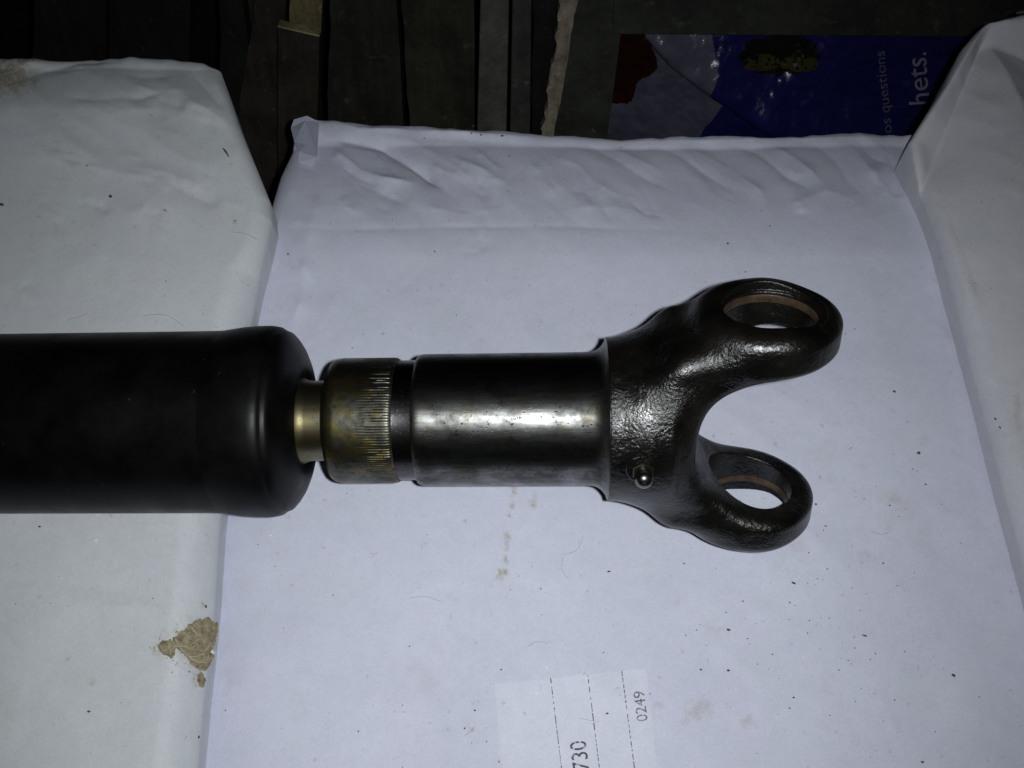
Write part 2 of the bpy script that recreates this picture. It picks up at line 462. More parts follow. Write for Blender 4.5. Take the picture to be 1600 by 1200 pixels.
mid = Sack(-0.022,
    [(462, 190), (455, 235), (436, 270), (415, 330), (398, 410), (380, 500), (345, 700), (322, 900), (303, 1080), (290, 1200), (262, 1450)],
    [(1428, 205), (1452, 300), (1500, 470), (1558, 690), (1602, 850), (1694, 1200), (1760, 1450)],
    [(400, 200), (455, 197), (480, 188), (530, 190), (620, 197), (780, 206), (860, 213), (1000, 213), (1250, 211), (1340, 206), (1425, 212)], 1420, 0.10, 0.014,
    scatter(46, 500, 1400, 222, 330, 15, 65, 1.15, 3) + scatter(14, 440, 760, 230, 420, -20, 70, 1.0, 4) + scatter(26, 420, 1500, 400, 1150, -60, 60, 0.30, 5) +
    [cr([(500, 225), (545, 222), (600, 234), (655, 268), (715, 312)], -5.0, 8), cr([(560, 212), (640, 222), (700, 255), (760, 300)], 1.8, 12),
     cr([(500, 205), (540, 232), (585, 240), (600, 262)], 1.5, 10), cr([(520, 236), (545, 252), (565, 268), (600, 282), (650, 288)], 4.2, 7, 's'),
     cr([(535, 262), (560, 278), (590, 290)], -3.4, 6), cr([(545, 280), (590, 300), (640, 322)], -2.2, 12),
     cr([(430, 358), (560, 359), (700, 355), (900, 354), (1070, 358)], -0.9, 5), cr([(490, 250), (500, 300), (480, 380), (470, 470), (445, 540)], 2.6, 16),
     cr([(455, 300), (440, 350), (435, 420)], -1.2, 12), cr([(470, 235), (490, 270), (500, 330)], -1.6, 8),
     cr([(500, 196), (530, 192), (560, 203), (700, 208), (860, 217)], 3.0, 5), cr([(860, 217), (1000, 217), (1200, 215), (1420, 216)], 1.4, 4),
     cr([(560, 214), (700, 220), (860, 229), (1000, 230), (1200, 229), (1400, 228)], -1.6, 8),
     cr([(700, 240), (740, 262), (790, 290), (800, 330)], 1.6, 13), cr([(820, 262), (790, 290), (770, 335)], -1.4, 9),
     cr([(820, 230), (860, 262), (880, 300)], 1.3, 14), cr([(920, 225), (966, 250), (1015, 280), (1060, 300)], -2.0, 10),
     cr([(950, 225), (1000, 250), (1040, 268)], 1.5, 9), cr([(1027, 225), (1060, 240), (1100, 268), (1150, 300)], -2.2, 9),
     cr([(1060, 225), (1100, 240), (1150, 268), (1190, 300), (1200, 340)], 1.8, 10),
     cr([(1138, 222), (1184, 238), (1230, 276), (1276, 302)], -1.9, 9), cr([(1200, 225), (1240, 248), (1285, 286)], 2.0, 9),
     cr([(1270, 224), (1304, 250), (1328, 287), (1352, 306)], -2.0, 8), cr([(1310, 222), (1340, 244), (1375, 290)], 2.0, 10),
     cr([(1380, 225), (1395, 262), (1400, 330)], -1.3, 10), cr([(1230, 320), (1290, 300), (1350, 310)], 1.3, 13),
     cr([(840, 330), (960, 322), (1080, 345)], 1.0, 16), cr([(640, 320), (720, 335), (800, 325)], 1.2, 15),
     cr([(480, 540), (520, 470), (560, 420)], 0.9, 16), cr([(1200, 620), (1330, 560), (1440, 600)], 0.7, 30),
     cr([(1290, 1150), (1390, 1110), (1410, 1180)], 0.7, 9)],
    [(803, 765, 5, 14, .6), (799, 790, 4, 7, .7), (797, 805, 4, 6, .9), (793, 840, 6, 9, .6), (791, 855, 4, 8, .55), (789, 875, 4, 8, .8), (785, 894, 9, 5, .85), (781, 900, 8, 7, .4),
     (834, 788, 8, 9, .55), (836, 778, 4, 6, .4), (1095, 1110, 22, 16, .35), (1075, 1120, 10, 14, .3), (1168, 1128, 14, 14, .35), (1400, 780, 14, 9, .3), (1090, 780, 9, 7, .2),
     (1028, 1105, 9, 7, .4), (735, 1140, 8, 5, .25), (1355, 870, 20, 10, .2), (1130, 985, 9, 6, .2), (1055, 940, 12, 8, .12), (1440, 690, 14, 8, .2)],
    slope=lambda px, py: -0.024 * np.clip((400 - py) / 210, 0, 1) ** 1.5 - 0.006 * np.clip((py - 1100) / 300, 0, 1) - 0.0095 * np.clip((np.interp(py, [420, 700, 1200], [480, 445, 400]) - px) / 105, 0, 1.1) ** 2, seed=1, zfar=0.027, slope_k=1.0)
left = Sack(0.0,
    [(-500, 80), (-560, 500), (-700, 1450)],
    [(338, 92), (352, 130), (368, 180), (395, 246), (416, 298), (419, 330), (411, 370), (400, 430), (380, 540), (352, 700), (337, 822), (330, 950), (314, 1080), (303, 1200), (270, 1450)],
    [(-500, 80), (0, 84), (55, 84), (75, 88), (200, 84), (320, 92), (345, 102)], 1420, 0.10, 0.011,
    scatter(24, 20, 340, 100, 330, -25, 40, 1.1, 6) + scatter(16, -50, 330, 380, 1150, -40, 40, 0.32, 7) +
    [cr([(100, 150), (150, 156), (210, 154), (280, 134)], -2.6, 10), cr([(180, 112), (220, 122), (270, 118)], -1.8, 12), cr([(195, 128), (240, 142), (300, 140)], 1.8, 10),
     cr([(245, 152), (270, 162), (292, 170)], -2.0, 6), cr([(298, 112), (325, 140), (352, 178)], -2.6, 8), cr([(325, 108), (350, 150), (372, 200)], 1.4, 8),
     cr([(280, 160), (325, 172), (356, 196)], 1.8, 8), cr([(120, 192), (180, 176), (250, 168)], 1.8, 12), cr([(310, 190), (345, 200), (372, 240)], -1.8, 10),
     cr([(0, 240), (100, 254), (170, 268), (250, 283), (270, 285)], 1.1, 5, 's'), cr([(262, 284), (290, 300), (345, 324)], -1.8, 8), cr([(200, 262), (260, 270), (320, 300)], 1.3, 12),
     cr([(0, 134), (60, 112), (130, 96), (200, 97)], -2.4, 9), cr([(0, 118), (50, 98), (90, 88)], 2.2, 9), cr([(60, 120), (130, 112), (180, 105)], 1.2, 12),
     cr([(140, 345), (220, 330), (300, 325)], 1.0, 16), cr([(60, 440), (160, 400), (260, 420)], 0.7, 24), cr([(0, 905), (110, 912), (200, 925), (300, 960)], -0.9, 14),
     cr([(80, 940), (200, 948), (330, 955)], 0.9, 12)],
    [(12, 118, 44, 30, .8), (40, 88, 30, 14, .85), (0, 130, 24, 14, .6), (0, 1110, 30, 40, .12), (312, 1062, 10, 14, .5), (303, 1006, 46, 40, .4), (258, 1012, 22, 20, .35), (367, 345, 4, 5, .8), (258, 329, 7, 4, .5), (145, 1064, 6, 7, .4), (318, 946, 3, 3, .8)],
    slope=lambda px, py: -0.010 * np.clip((170 - py) / 80, 0, 1) ** 1.5 - 0.019 * np.clip((px - np.interp(py, [330, 420, 540, 822, 1200], [420, 345, 320, 275, 235])) / 70, 0, 1) ** 2 * np.clip((py - 330) / 140, 0, 1), seed=11, zfar=0.011, slope_k=1.0)
def right_slope(px, py): return 0.020 * np.clip((px - 1430 - (py - 210) * 0.27) / 220, 0, 1.5) ** 0.8
def right_facet(px, py):
    a = np.array([1546.0, 46]); b = np.array([1446.0, 292]); d = (b - a) / np.hypot(*(b - a))
    s_ = (px - a[0]) * d[1] - (py - a[1]) * d[0]                     # + to the right of the fold
    wdt = np.interp(py, [40, 120, 214, 290], [8, 25, 46, 12])
    q = np.clip((430 - py) / 230, 0, 1); fade = q * q * (3 - 2 * q) * np.clip((py - 36) / 22, 0, 1)
    z = -0.012 * fade * np.where(s_ < 0, np.clip(1 + s_ / wdt, 0, 1), np.exp(-np.clip(s_, 0, None) / 75))
    c = np.array([1553.0, 48]); e = np.array([1604.0, 160]); g = (e - c) / np.hypot(*(e - c))
    t_ = (px - c[0]) * g[1] - (py - c[1]) * g[0]
    q = np.clip((330 - py) / 200, 0, 1)
    return z - 0.016 * np.clip(t_ / 60, 0, 1) * q * q * (3 - 2 * q) * np.clip((py - 36) / 22, 0, 1)
right = Sack(-0.006,
    [(1534, 34), (1508, 66), (1482, 122), (1455, 165), (1436, 195), (1425, 214), (1436, 255), (1452, 300), (1500, 470), (1558, 690), (1602, 850), (1694, 1200), (1760, 1450)],
    [(2300, 30), (2400, 700), (2600, 1450)],
    [(1400, 40), (1530, 36), (1560, 30), (1640, 28), (2300, 20)], 1420, 0.11, 0.007,
    [cr([(1456, 300), (1476, 360), (1500, 430), (1530, 520)], 2.2, 12), cr([(1472, 300), (1500, 380), (1535, 480)], -1.8, 14),
     cr([(1530, 66), (1560, 120), (1570, 200)], 2.0, 30), cr([(1500, 560), (1560, 640), (1600, 700)], 0.8, 25)],
    [(1590, 640, 6, 40, .3)],
    slope=right_slope, seed=23, zfar=-0.012, slope_k=1.0, facet=right_facet)
so_left = tag(left.build('paper_sack', M['paper_left']), 'white paper sack under the black tube, with a torn brown patch on its edge', 'sack', 'white paper sacks lying side by side')
so_mid = tag(mid.build('paper_sack', M['paper_mid']), 'white paper sack with a printed sticker, lying under the fork of the shaft', 'sack', 'white paper sacks lying side by side')
so_right = tag(right.build('paper_sack', M['paper_right']), 'white paper sack with a pointed tucked corner beside the blue bag', 'sack', 'white paper sacks lying side by side')

# sticker on the middle sack
LQ = np.array([(773, 1070), (1008, 1045), (1052, 1420), (806, 1440)], float)
def patch(name, s, quad, nx, ny, lift, mat, parent):
    u, v = np.meshgrid(np.linspace(0, 1, nx), np.linspace(0, 1, ny))
    q = (quad[0] * ((1 - u) * (1 - v))[..., None] + quad[1] * (u * (1 - v))[..., None] + quad[2] * (u * v)[..., None] + quad[3] * ((1 - u) * v)[..., None])
    P = s.top(q[..., 0], q[..., 1], lift)
    idx = np.arange(nx * ny).reshape(ny, nx)
    F = np.stack([idx[:-1, :-1], idx[1:, :-1], idx[1:, 1:], idx[:-1, 1:]], -1).reshape(-1, 4).tolist()
    V = P.reshape(-1, 3); n = len(V)
    W_ = V.copy(); W_[:, 2] -= lift * 1.5
    rim = list(idx[0, :]) + list(idx[1:, -1]) + list(idx[-1, -2::-1]) + list(idx[-2:0, 0])
    V = np.r_[V, W_]
    for a, b in zip(rim, rim[1:] + rim[:1]): F.append([int(a), int(b), int(b) + n, int(a) + n])
    return mesh_np(name, V, F, mat, parent, smooth=True, angle=40)
stick = patch('sticker', mid, LQ, 40, 60, 0.0004, M['sticker'], so_mid)

def text_mesh(name, s, place, mat, parent):
    """flat lettering: place maps glyph coordinates (em units) to points of the place"""
    c = bpy.data.curves.new('t', 'FONT'); c.body = s; c.resolution_u = 4
    o = bpy.data.objects.new('t', c); COL.objects.link(o)
    dg = bpy.context.evaluated_depsgraph_get()
    me = o.evaluated_get(dg).to_mesh()
    v = np.array([x.co[:2] for x in me.vertices]); f = [list(p.vertices) for p in me.polygons]
    o.evaluated_get(dg).to_mesh_clear(); bpy.data.objects.remove(o); bpy.data.curves.remove(c)
    return mesh_np(name, place(v), f, mat, parent, smooth=False)

def up_text(s, org, along, size, wid=1.0):
    along = np.array(along, float); along /= np.hypot(*along)
    upd = np.array([along[1], -along[0]])            # glyph-up points left of the running direction
    def f(v):
        q = np.array(org, float) + v[:, :1] * along * size * wid + v[:, 1:] * upd * size
        return s(q[:, 0], q[:, 1])
    return f
on_label = lambda px, py: mid.top(px, py, 0.0007)
run = (-19, -148)
text_mesh('printed_number', '0249', up_text(on_label, (1012, 1127), run, 25, 0.98), M['ink_pale'], stick)
text_mesh('printed_number', '730', up_text(on_label, (921, 1204), run, 37, 0.88), M['ink'], stick)
for (a, b) in (((860, 1058), (904, 1420)), ((918, 1053), (964, 1420)), ((971, 1047), (1020, 1420))):
    V, F = [], []
    a = np.array(a, float); b = np.array(b, float); L = np.hypot(*(b - a)); d = (b - a) / L; nrm = np.array([d[1], -d[0]])
    t = 2.0
    while t < L - 12:
        l = random.choice((4, 6, 8, 12, 14)); hw = random.uniform(0.5, 0.95)
        q = np.array([a + d * t - nrm * hw, a + d * t + nrm * hw, a + d * (t + l) + nrm * hw, a + d * (t + l) - nrm * hw])
        P = on_label(q[:, 0], q[:, 1]); i = len(V); V += P.tolist(); F.append([i, i + 1, i + 2, i + 3])
        t += l + random.choice((1, 2, 3, 5))
    mesh_np('dashed_line', V, F, M['ink_pale'], stick, smooth=False)

# crumpled paper ear at the far left corner of the middle sack
fl = [(456, 205, 4), (462, 196, 7), (482, 189, 6), (500, 195, 3), (480, 199, 8), (473, 214, 9), (461, 226, 5), (468, 240, 4), (480, 232, 6), (496, 248, 2.5), (486, 262, 2), (466, 256, 3)]
fp = mid.top(np.array([a[0] for a in fl], float), np.array([a[1] for a in fl], float)); fp[:, 2] += np.array([a[2] for a in fl]) * 0.8e-3
bm = bmesh.new()
vs = [bm.verts.new(p) for p in fp]
for f in ((0, 1, 4, 5), (1, 2, 3, 4), (0, 5, 6), (5, 4, 8, 6), (4, 3, 9, 8), (6, 8, 7), (8, 9, 10, 11, 7)): bm.faces.new([vs[i] for i in f])
bmesh.ops.solidify(bm, geom=bm.faces[:], thickness=0.0006)
bm_obj('folded_corner', bm, M['paper_mid'], so_mid)

# torn patch with brown ply on the left sack's edge
def blob(outline, n, jit, seed):
    p = np.array(outline, float); c = p.mean(0)
    q = np.r_[p, p[:1]]; seg = np.hypot(*np.diff(q, axis=0).T); cum = np.r_[0, np.cumsum(seg)]
    t = np.linspace(0, cum[-1], n, endpoint=False)
    x = np.interp(t, cum, q[:, 0]); y = np.interp(t, cum, q[:, 1])
    j = vnoise(t / 5, t * 0, seed) * jit + vnoise(t / 2, t * 0 + 9, seed) * jit * 0.5
    d = np.stack([x, y], 1) - c; d /= np.hypot(*d.T)[:, None] + 1e-6
    return np.stack([x, y], 1) + d * j[:, None], c
def blob_mesh(name, outline, zf, mat, parent, n=110, jit=2.0, seed=1, rings=7, thick=0.0005):
    o, c = blob(outline, n, jit, seed)
    V, F = [], []
    for k in range(rings + 1):
        r = k / rings
        q = c + (o - c) * (1 - r * 0.985)
        lift = thick * (min(1, k / 1.5)) * (1 + 0.5 * vnoise(q[:, 0] / 5, q[:, 1] / 5, seed))
        P = zf(q[:, 0], q[:, 1]); P = P.copy(); P[:, 2] += lift + 0.0002; V.append(P)
    V = np.concatenate(V)
    for k in range(rings):
        for i in range(n): F.append([k * n + i, k * n + (i + 1) % n, (k + 1) * n + (i + 1) % n, (k + 1) * n + i])
    F.append([rings * n + i for i in range(n)])
    return mesh_np(name, V, F, mat, parent)
def left_edge(px, py):
    a = left.top(np.minimum(px, 324), py); lim = 322 - (py - 950) * 0.1
    b = left.top(px, py); over = np.clip((px - lim) / 25, 0, 1)
    b = b.copy(); b[..., 2] -= 0.0 * over
    return b
torn = blob_mesh('torn_patch', [(268, 1000), (285, 985), (300, 970), (312, 968), (320, 962), (331, 966), (339, 974), (338, 990), (334, 1008), (328, 1030), (321, 1044), (312, 1049), (300, 1042), (290, 1026), (283, 1015), (270, 1014)], left_edge, M['torn'], so_left, jit=3.0, seed=4)
blob_mesh('torn_patch', [(245, 1008), (255, 999), (266, 1001), (276, 1010), (274, 1022), (268, 1030), (262, 1024), (250, 1018)], left_edge, M['torn'], so_left, jit=1.6, seed=6, n=60)
blob_mesh('torn_patch', [(310, 1048), (314, 1050), (318, 1062), (315, 1074), (308, 1072), (306, 1060)], left_edge, M['torn'], so_left, jit=1.4, seed=8, n=50, thick=0.0003)
blob_mesh('paper_flake', [(326, 1017), (331, 1014), (335, 1018), (330, 1021)], left_edge, M['chip'], torn, jit=0.3, seed=9, n=24, thick=0.002)

def tube_bm(bm, pts, r, seg=6):
    pts = [Vector(p) for p in pts]
    rings = []
    for i, p in enumerate(pts):
        d = (pts[min(i + 1, len(pts) - 1)] - pts[max(i - 1, 0)]).normalized()
        a = d.orthogonal().normalized(); b = d.cross(a)
        rr = r * (0.5 if i in (0, len(pts) - 1) else 1)
        rings.append([bm.verts.new(p + (a * math.cos(2 * math.pi * k / seg) + b * math.sin(2 * math.pi * k / seg)) * rr) for k in range(seg)])
    for A, B in zip(rings, rings[1:]):
        for k in range(seg): bm.faces.new((A[k], A[(k + 1) % seg], B[(k + 1) % seg], B[k]))
    bm.faces.new(rings[0][::-1]); bm.faces.new(rings[-1])
def smooth_path(pts, n=18):
    p = np.array(pts, float); t = np.linspace(0, len(p) - 1, n)
    def cat(t):
        i = int(min(t, len(p) - 2)); f = t - i
        a, b, c, d = p[max(i - 1, 0)], p[i], p[i + 1], p[min(i + 2, len(p) - 1)]
        return 0.5 * (2 * b + (c - a) * f + (2 * a - 5 * b + 4 * c - d) * f * f + (3 * b - a - 3 * c + d) * f ** 3)
    return np.array([cat(x) for x in t])
bm = bmesh.new()
for pts in ([(272, 1010), (285, 1011), (300, 1008), (312, 996)], [(283, 1012), (292, 1024), (305, 1026), (318, 1018), (328, 1000)], [(296, 1028), (308, 1033), (322, 1034)], [(276, 1000), (282, 1010)], [(300, 980), (308, 992)]):
    q = smooth_path(pts); P = left_edge(q[:, 0], q[:, 1]); P[:, 2] += 0.0017
    tube_bm(bm, P, 0.00035)
g = random.Random(12)
for _ in range(34):                                             # short curled fibres all over the tear
    x, y = g.choice(((310, 995), (300, 1005), (322, 985), (318, 1025), (258, 1010))); x += g.gauss(0, 11); y += g.gauss(0, 11)
    a = g.uniform(0, 6.3); l = g.uniform(4, 12); k = g.uniform(-3, 3)
    q = smooth_path([(x, y), (x + math.cos(a) * l / 2 - math.sin(a) * k, y + math.sin(a) * l / 2 + math.cos(a) * k), (x + math.cos(a) * l, y + math.sin(a) * l)], 7)
    P = left_edge(q[:, 0], q[:, 1]); P[:, 2] += 0.0010 + 0.0006 * np.sin(np.linspace(0, 3.1, 7))
    tube_bm(bm, P, g.uniform(0.00010, 0.00022), 5)
bm_obj('paper_fibres', bm, M['fibre'], torn, smooth=True)
bm = bmesh.new()
for _ in range(38):                                             # loose flecks of the brown ply round its edge
    a = g.uniform(0, 6.3); q = g.uniform(0.75, 1.35)
    x, y = 300 + 40 * q * math.cos(a), 1010 + 38 * q * math.sin(a)
    if x > 330: continue
    p = left_edge(np.array(x), np.array(y)); rr = g.uniform(0.0002, 0.0006)
    res = bmesh.ops.create_icosphere(bm, subdivisions=1, radius=rr, matrix=Matrix.Translation(Vector(p) + Vector((0, 0, .0001))) @ Matrix.Diagonal((g.uniform(.7, 1.5), g.uniform(.7, 1.5), .35, 1)))
    for v in res['verts']: v.co += Vector((g.uniform(-1, 1), g.uniform(-1, 1), 0)) * rr * 0.4
tag(bm_obj('torn_flecks', bm, M['torn'], torn, smooth=False), kind='stuff')

# crumbs and hairs lying about on the sacks, plus a dark strip for a fold's slit
def sack_at(px, py):
    if px < np.interp(py, [92, 298, 330, 540, 822, 1200], [338, 416, 419, 380, 337, 303]): return left
    if px > np.interp(py, [205, 300, 850, 1200], [1428, 1452, 1602, 1694]): return right
    return mid
spots = [(173, 307, 3.4, 40), (136, 259, 1.8, 0), (2, 320, 4.5, 10), (450, 397, 2.6, 80), (367, 345, 1.6, 0), (258, 329, 1.6, 0), (62, 823, 1.8, 0), (139, 1112, 2, 0), (1137, 380, 2, 120),
         (1165, 425, 2.0, 120), (1397, 612, 2.4, 20), (1435, 708, 3.2, 0), (1426, 733, 1.8, 0), (1446, 757, 2, 0), (1350, 993, 3, 20), (1490, 1056, 3.4, 30), (1441, 1191, 2, 0), (1240, 911, 3, 20), (1155, 783, 2.5, 10),
         (1275, 788, 2, 20), (1290, 822, 2.2, 0), (1390, 790, 1.6, 0), (1138, 984, 2.6, 0), (1095, 1046, 2, 0), (1138, 1048, 2.4, 0), (948, 1115, 2.8, 0), (957, 1118, 1.6, 0), (968, 1086, 1.8, 0), (972, 1122, 1.8, 0),
         (740, 196, 2, 0), (752, 213, 2.6, 60), (737, 211, 2.0, 0), (785, 214, 2.8, 0), (663, 216, 1.8, 90), (796, 242, 1.8, 0), (613, 343, 1.6, 0), (679, 393, 1.7, 0), (1203, 353, 1.6, 0), (1137, 381, 1.6, 0),
         (320, 946, 2.2, 70), (312, 1123, 1.8, 80), (307, 1150, 1.5, 80), (305, 1178, 2.2, 80), (742, 1110, 1.8, 0), (726, 1138, 1.6, 0), (845, 920, 1.6, 0), (951, 893, 2.0, 0), (783, 1046, 1.8, 0), (1168, 998, 1.6, 0),
         (560, 1143, 1.6, 0), (640, 1010, 1.4, 0), (520, 930, 1.4, 0), (1330, 700, 1.4, 0), (1380, 880, 1.5, 0), (1555, 655, 2.2, 60), (1562, 668, 1.8, 60), (1240, 1090, 1.5, 0)]
for _ in range(150):
    spots.append((random.uniform(0, 1600), random.uniform(240, 1200), random.uniform(0.5, 1.25), random.uniform(0, 180)))
for _ in range(70):
    spots.append((random.gauss(1230, 130), random.gauss(930, 110), random.uniform(0.5, 1.4), random.uniform(0, 180)))
bm = bmesh.new()
for (px, py, r, ang) in spots:
    s = sack_at(px, py)
    p = s.top(np.array(px, float), np.array(py, float))
    R_ = r * 0.27e-3
    mt = Matrix.Translation(Vector(p) + Vector((0, 0, R_ * 0.3))) @ Matrix.Rotation(-math.radians(ang), 4, 'Z') @ Matrix.Diagonal((R_ * random.uniform(1, 1.7), R_ * random.uniform(.6, 1), R_ * .6, 1))
    g = bmesh.ops.create_icosphere(bm, subdivisions=1, radius=1, matrix=mt)
    for v in g['verts']: v.co += Vector((random.uniform(-1, 1), random.uniform(-1, 1), random.uniform(-1, 1))) * R_ * 0.28
p = left.top(np.array(353.0), np.array(238.0)); q = left.top(np.array(358.0), np.array(246.0))
tube_bm(bm, [Vector(right.top(np.array(a_), np.array(b_))) + Vector((0, 0, .0006)) for a_, b_ in ((1574.0, 43.5), (1582.0, 42.5), (1592.0, 41.5))], 0.0011)  # dark strip standing in for the shaded slit in the right sack's fold
tube_bm(bm, [Vector(left.top(np.array(349.0), np.array(233.0))) + Vector((0, 0, .0006)), Vector(p) + Vector((0, 0, .0009)), Vector(q) + Vector((0, 0, .0005))], 0.0006)
o = bm_obj('dirt_crumbs_and_slit', bm, M['crumb_slit'])
tag(o, 'dark crumbs of dirt scattered over the white paper sacks, and a dark strip standing in for a shaded fold slit', 'dirt', kind='stuff')
bm = bmesh.new()
for (px, py) in ((423, 837), (1256, 1026), (854, 1042), (993, 1163), (838, 1082), (834, 1120), (150, 845), (1199, 845), (780, 1176), (1080, 1196)):
    s = sack_at(px * 1.0, py * 1.0) if px != 423 else mid
    p = s.top(np.array(float(px)), np.array(float(py)))
    bmesh.ops.create_icosphere(bm, subdivisions=1, radius=0.00055, matrix=Matrix.Translation(Vector(p) + Vector((0, 0, .0008))) @ Matrix.Diagonal((1.6, 1, .7, 1)))
tag(bm_obj('paper_crumbs', bm, M['chip']), 'tiny white paper flecks scattered over the sacks', 'dirt', kind='stuff')
bm = bmesh.new()
for pts in ([(362, 363), (385, 366), (402, 375)], [(106, 500), (122, 496), (138, 490)], [(222, 494), (245, 492), (265, 495), (290, 512)], [(880, 867), (895, 863), (905, 855), (911, 838)],
            [(1360, 830), (1375, 835), (1390, 832)], [(826, 1010), (834, 1004), (848, 1003), (856, 1006)], [(726, 1150), (736, 1142), (742, 1136)], [(905, 1122), (922, 1126), (936, 1128)], [(640, 935), (662, 932), (690, 940)], [(880, 870), (878, 890), (888, 905)]):
    s = sack_at(*pts[0]); q = smooth_path(pts); P = s.top(q[:, 0], q[:, 1]); P[:, 2] += 0.0004
    tube_bm(bm, P, 0.00008, 4)
tag(bm_obj('loose_hairs', bm, M['hair'], smooth=True), 'thin dark hairs lying on the white sacks', 'hair', kind='stuff')

# ------------------------------------------------------------------ the shaft
ROLL = math.radians(0.55); TILT = math.radians(2.4); PHI = math.radians(33.0)
Nv = -Fv
sx = Rv * math.cos(TILT) * math.cos(ROLL) + Uv * math.sin(ROLL) + Nv * math.sin(TILT); sx /= np.linalg.norm(sx)
av = Uv * math.cos(PHI) + Nv * math.sin(PHI); av -= sx * (av @ sx); av /= np.linalg.norm(av)
wv = np.cross(sx, av)
shaft = bpy.data.objects.new('propeller_shaft', None); COL.objects.link(shaft)
shaft.empty_display_size = 0.02
shaft.matrix_world = Matrix(((sx[0], av[0], wv[0], P0[0]), (sx[1], av[1], wv[1], P0[1]), (sx[2], av[2], wv[2], P0[2]), (0, 0, 0, 1)))
tag(shaft, 'black tubular drive shaft with a bare steel slip joint and an oily forged fork', 'drive shaft')

def lathe(name, prof, mat, seg=160, parent=shaft, angle=35, fn=None):
    p = np.array(prof, float)
    th = np.linspace(0, 2 * math.pi, seg, endpoint=False)
    X = np.repeat(p[:, 0], seg).reshape(-1, seg); Rr = np.repeat(p[:, 1], seg).reshape(-1, seg); TH = np.tile(th, (len(p), 1))
    if fn is not None: Rr = Rr + fn(X, TH)
    V = np.stack([(X - 800) * K, Rr * K * np.cos(TH), Rr * K * np.sin(TH)], -1).reshape(-1, 3)
    idx = np.arange(len(V)).reshape(-1, seg); nx_ = np.roll(idx, -1, 1)
    F = np.stack([idx[:-1], nx_[:-1], nx_[1:], idx[1:]], -1).reshape(-1, 4)
    return mesh_np(name, V, F, mat, parent, angle=angle)

lathe('tube', [(-900, 0), (-900, 142.5), (-300, 142.6), (0, 142.8), (200, 143), (330, 143.2), (352, 143.8)], M['black'], 192)
lathe('tube_end', [(350, 143.6), (365, 146), (384, 148.8), (405, 150.2), (425, 150.4), (430, 149.6), (437, 148.2), (441, 145.6), (443.5, 143.0), (445, 142.6), (447, 142.2), (451, 140.8), (457, 134), (463, 125), (468.5, 113), (473, 99), (475.5, 86), (476, 76), (474, 70), (470, 68.5), (464, 67)], M['black'], 192, angle=50)
lathe('neck', [(464, 73), (469, 70), (474, 66.8), (480, 64.2), (487, 63), (530, 63)], M['neck'], 128)
NT = 142
def teeth(X, TH):
    fade = np.clip((X - 568) / 30, 0, 1) * (X < 623)
    g = np.clip(np.cos(TH * NT) * 3 - 1.9, -1, 1)
    irr = 0.55 + 0.45 * vnoise(TH * NT / 6.28, X / 16, 5)
    return -0.85 * fade * np.clip(g, 0, 1) * irr - 0.12 * vnoise(TH * 14, X / 9, 7) * (X > 520) * (X < 616)
ringp = [(521, 50), (518.5, 66), (517.5, 80), (518.5, 88), (521, 92.5), (525, 95.4), (530, 97), (534, 97.8)] + [(x, 98.3) for x in np.arange(537, 615, 3.0)] + [(618, 98.2), (622, 97.4), (625, 95.2)]
lathe('splined_ring', ringp, M['ring'], NT * 8, angle=60, fn=teeth)
lathe('groove', [(622, 94.5), (628, 93.8), (652, 93.8), (658, 94)], M['groove'], 160)
lathe('sleeve', [(654, 90), (653.5, 97.5), (655, 100), (659, 102.2), (663, 103)] + [(x, 103.2 + (x - 660) / 260 * 0.5) for x in range(668, 905, 20)] + [(918, 103.8), (925, 104.6), (931, 106.4), (936.5, 109.8), (941, 114.6), (944.5, 120.2), (946.2, 126.6), (947.5, 127.0)], M['sleeve'], 192, angle=40)

# --- forged fork as a smooth solid
def smin(a, b, k): h = np.maximum(k - np.abs(a - b), 0) / k; return np.minimum(a, b) - h * h * k * 0.25
def smax(a, b, k): return -smin(-a, -b, k)
XH, HO, HI, RE, RB = 380.0, 189.0, 131.0, 102.0, 67.0
def rbox2(dx, dy, r): return np.minimum(np.maximum(dx + r, dy + r), 0) + np.hypot(np.maximum(dx + r, 0), np.maximum(dy + r, 0)) - r
def sdf(X, A, W):
    rad = np.hypot(A, W); aa = np.abs(A)
    col = rbox2(rad - 127, np.abs(X - 190) - 44, 1.0)
    # body behind the crotch
    body = rbox2(np.hypot(A * 0.95, W) - 121, np.abs(X - 226) - 58, 40)
    # arms
    ax, ah, bx, bh = 262.0, 112.0, XH, 154.0
    dx, dh = bx - ax, bh - ah; L2 = dx * dx + dh * dh
    t = np.clip(((X - ax) * dx + (aa - ah) * dh) / L2, 0, 1)
    d2 = np.hypot(X - ax - t * dx, aa - ah - t * dh)
    arm = rbox2(d2 - (49 - 13 * t), np.abs(W) - (94 - 8 * t), 30)
    ear = rbox2(np.hypot(X - XH, W) - RE, np.abs(aa - (HO + HI) / 2) - (HO - HI) / 2, 15)
    s = smin(body, arm, 44)
    s = smin(s, ear, 47)
    # space between the ears
    ex = (X - 425) / 150.0; eh = A / 130.0
    q = np.sqrt(ex * ex + eh * eh); q = np.where(X > 425, np.abs(eh), q)
    void = (q - 1) * 118
    s = smax(s, -void, 16)
    s = smin(s, col, 34)
    # spot-faced bosses and bores
    boss = rbox2(np.hypot(X - XH, W) - 79, np.abs(aa - (HO - 8)) - 9.0, 2.0)
    s = smin(s, boss, 4)
    bore = np.hypot(X - XH, W) - RB
    bore = np.minimum(bore, np.maximum(np.hypot(X - XH, W) - 70.5, HO - 5 - aa))
    s = smax(s, -bore, 2.2)
    # counterbore for the nipple
    return s
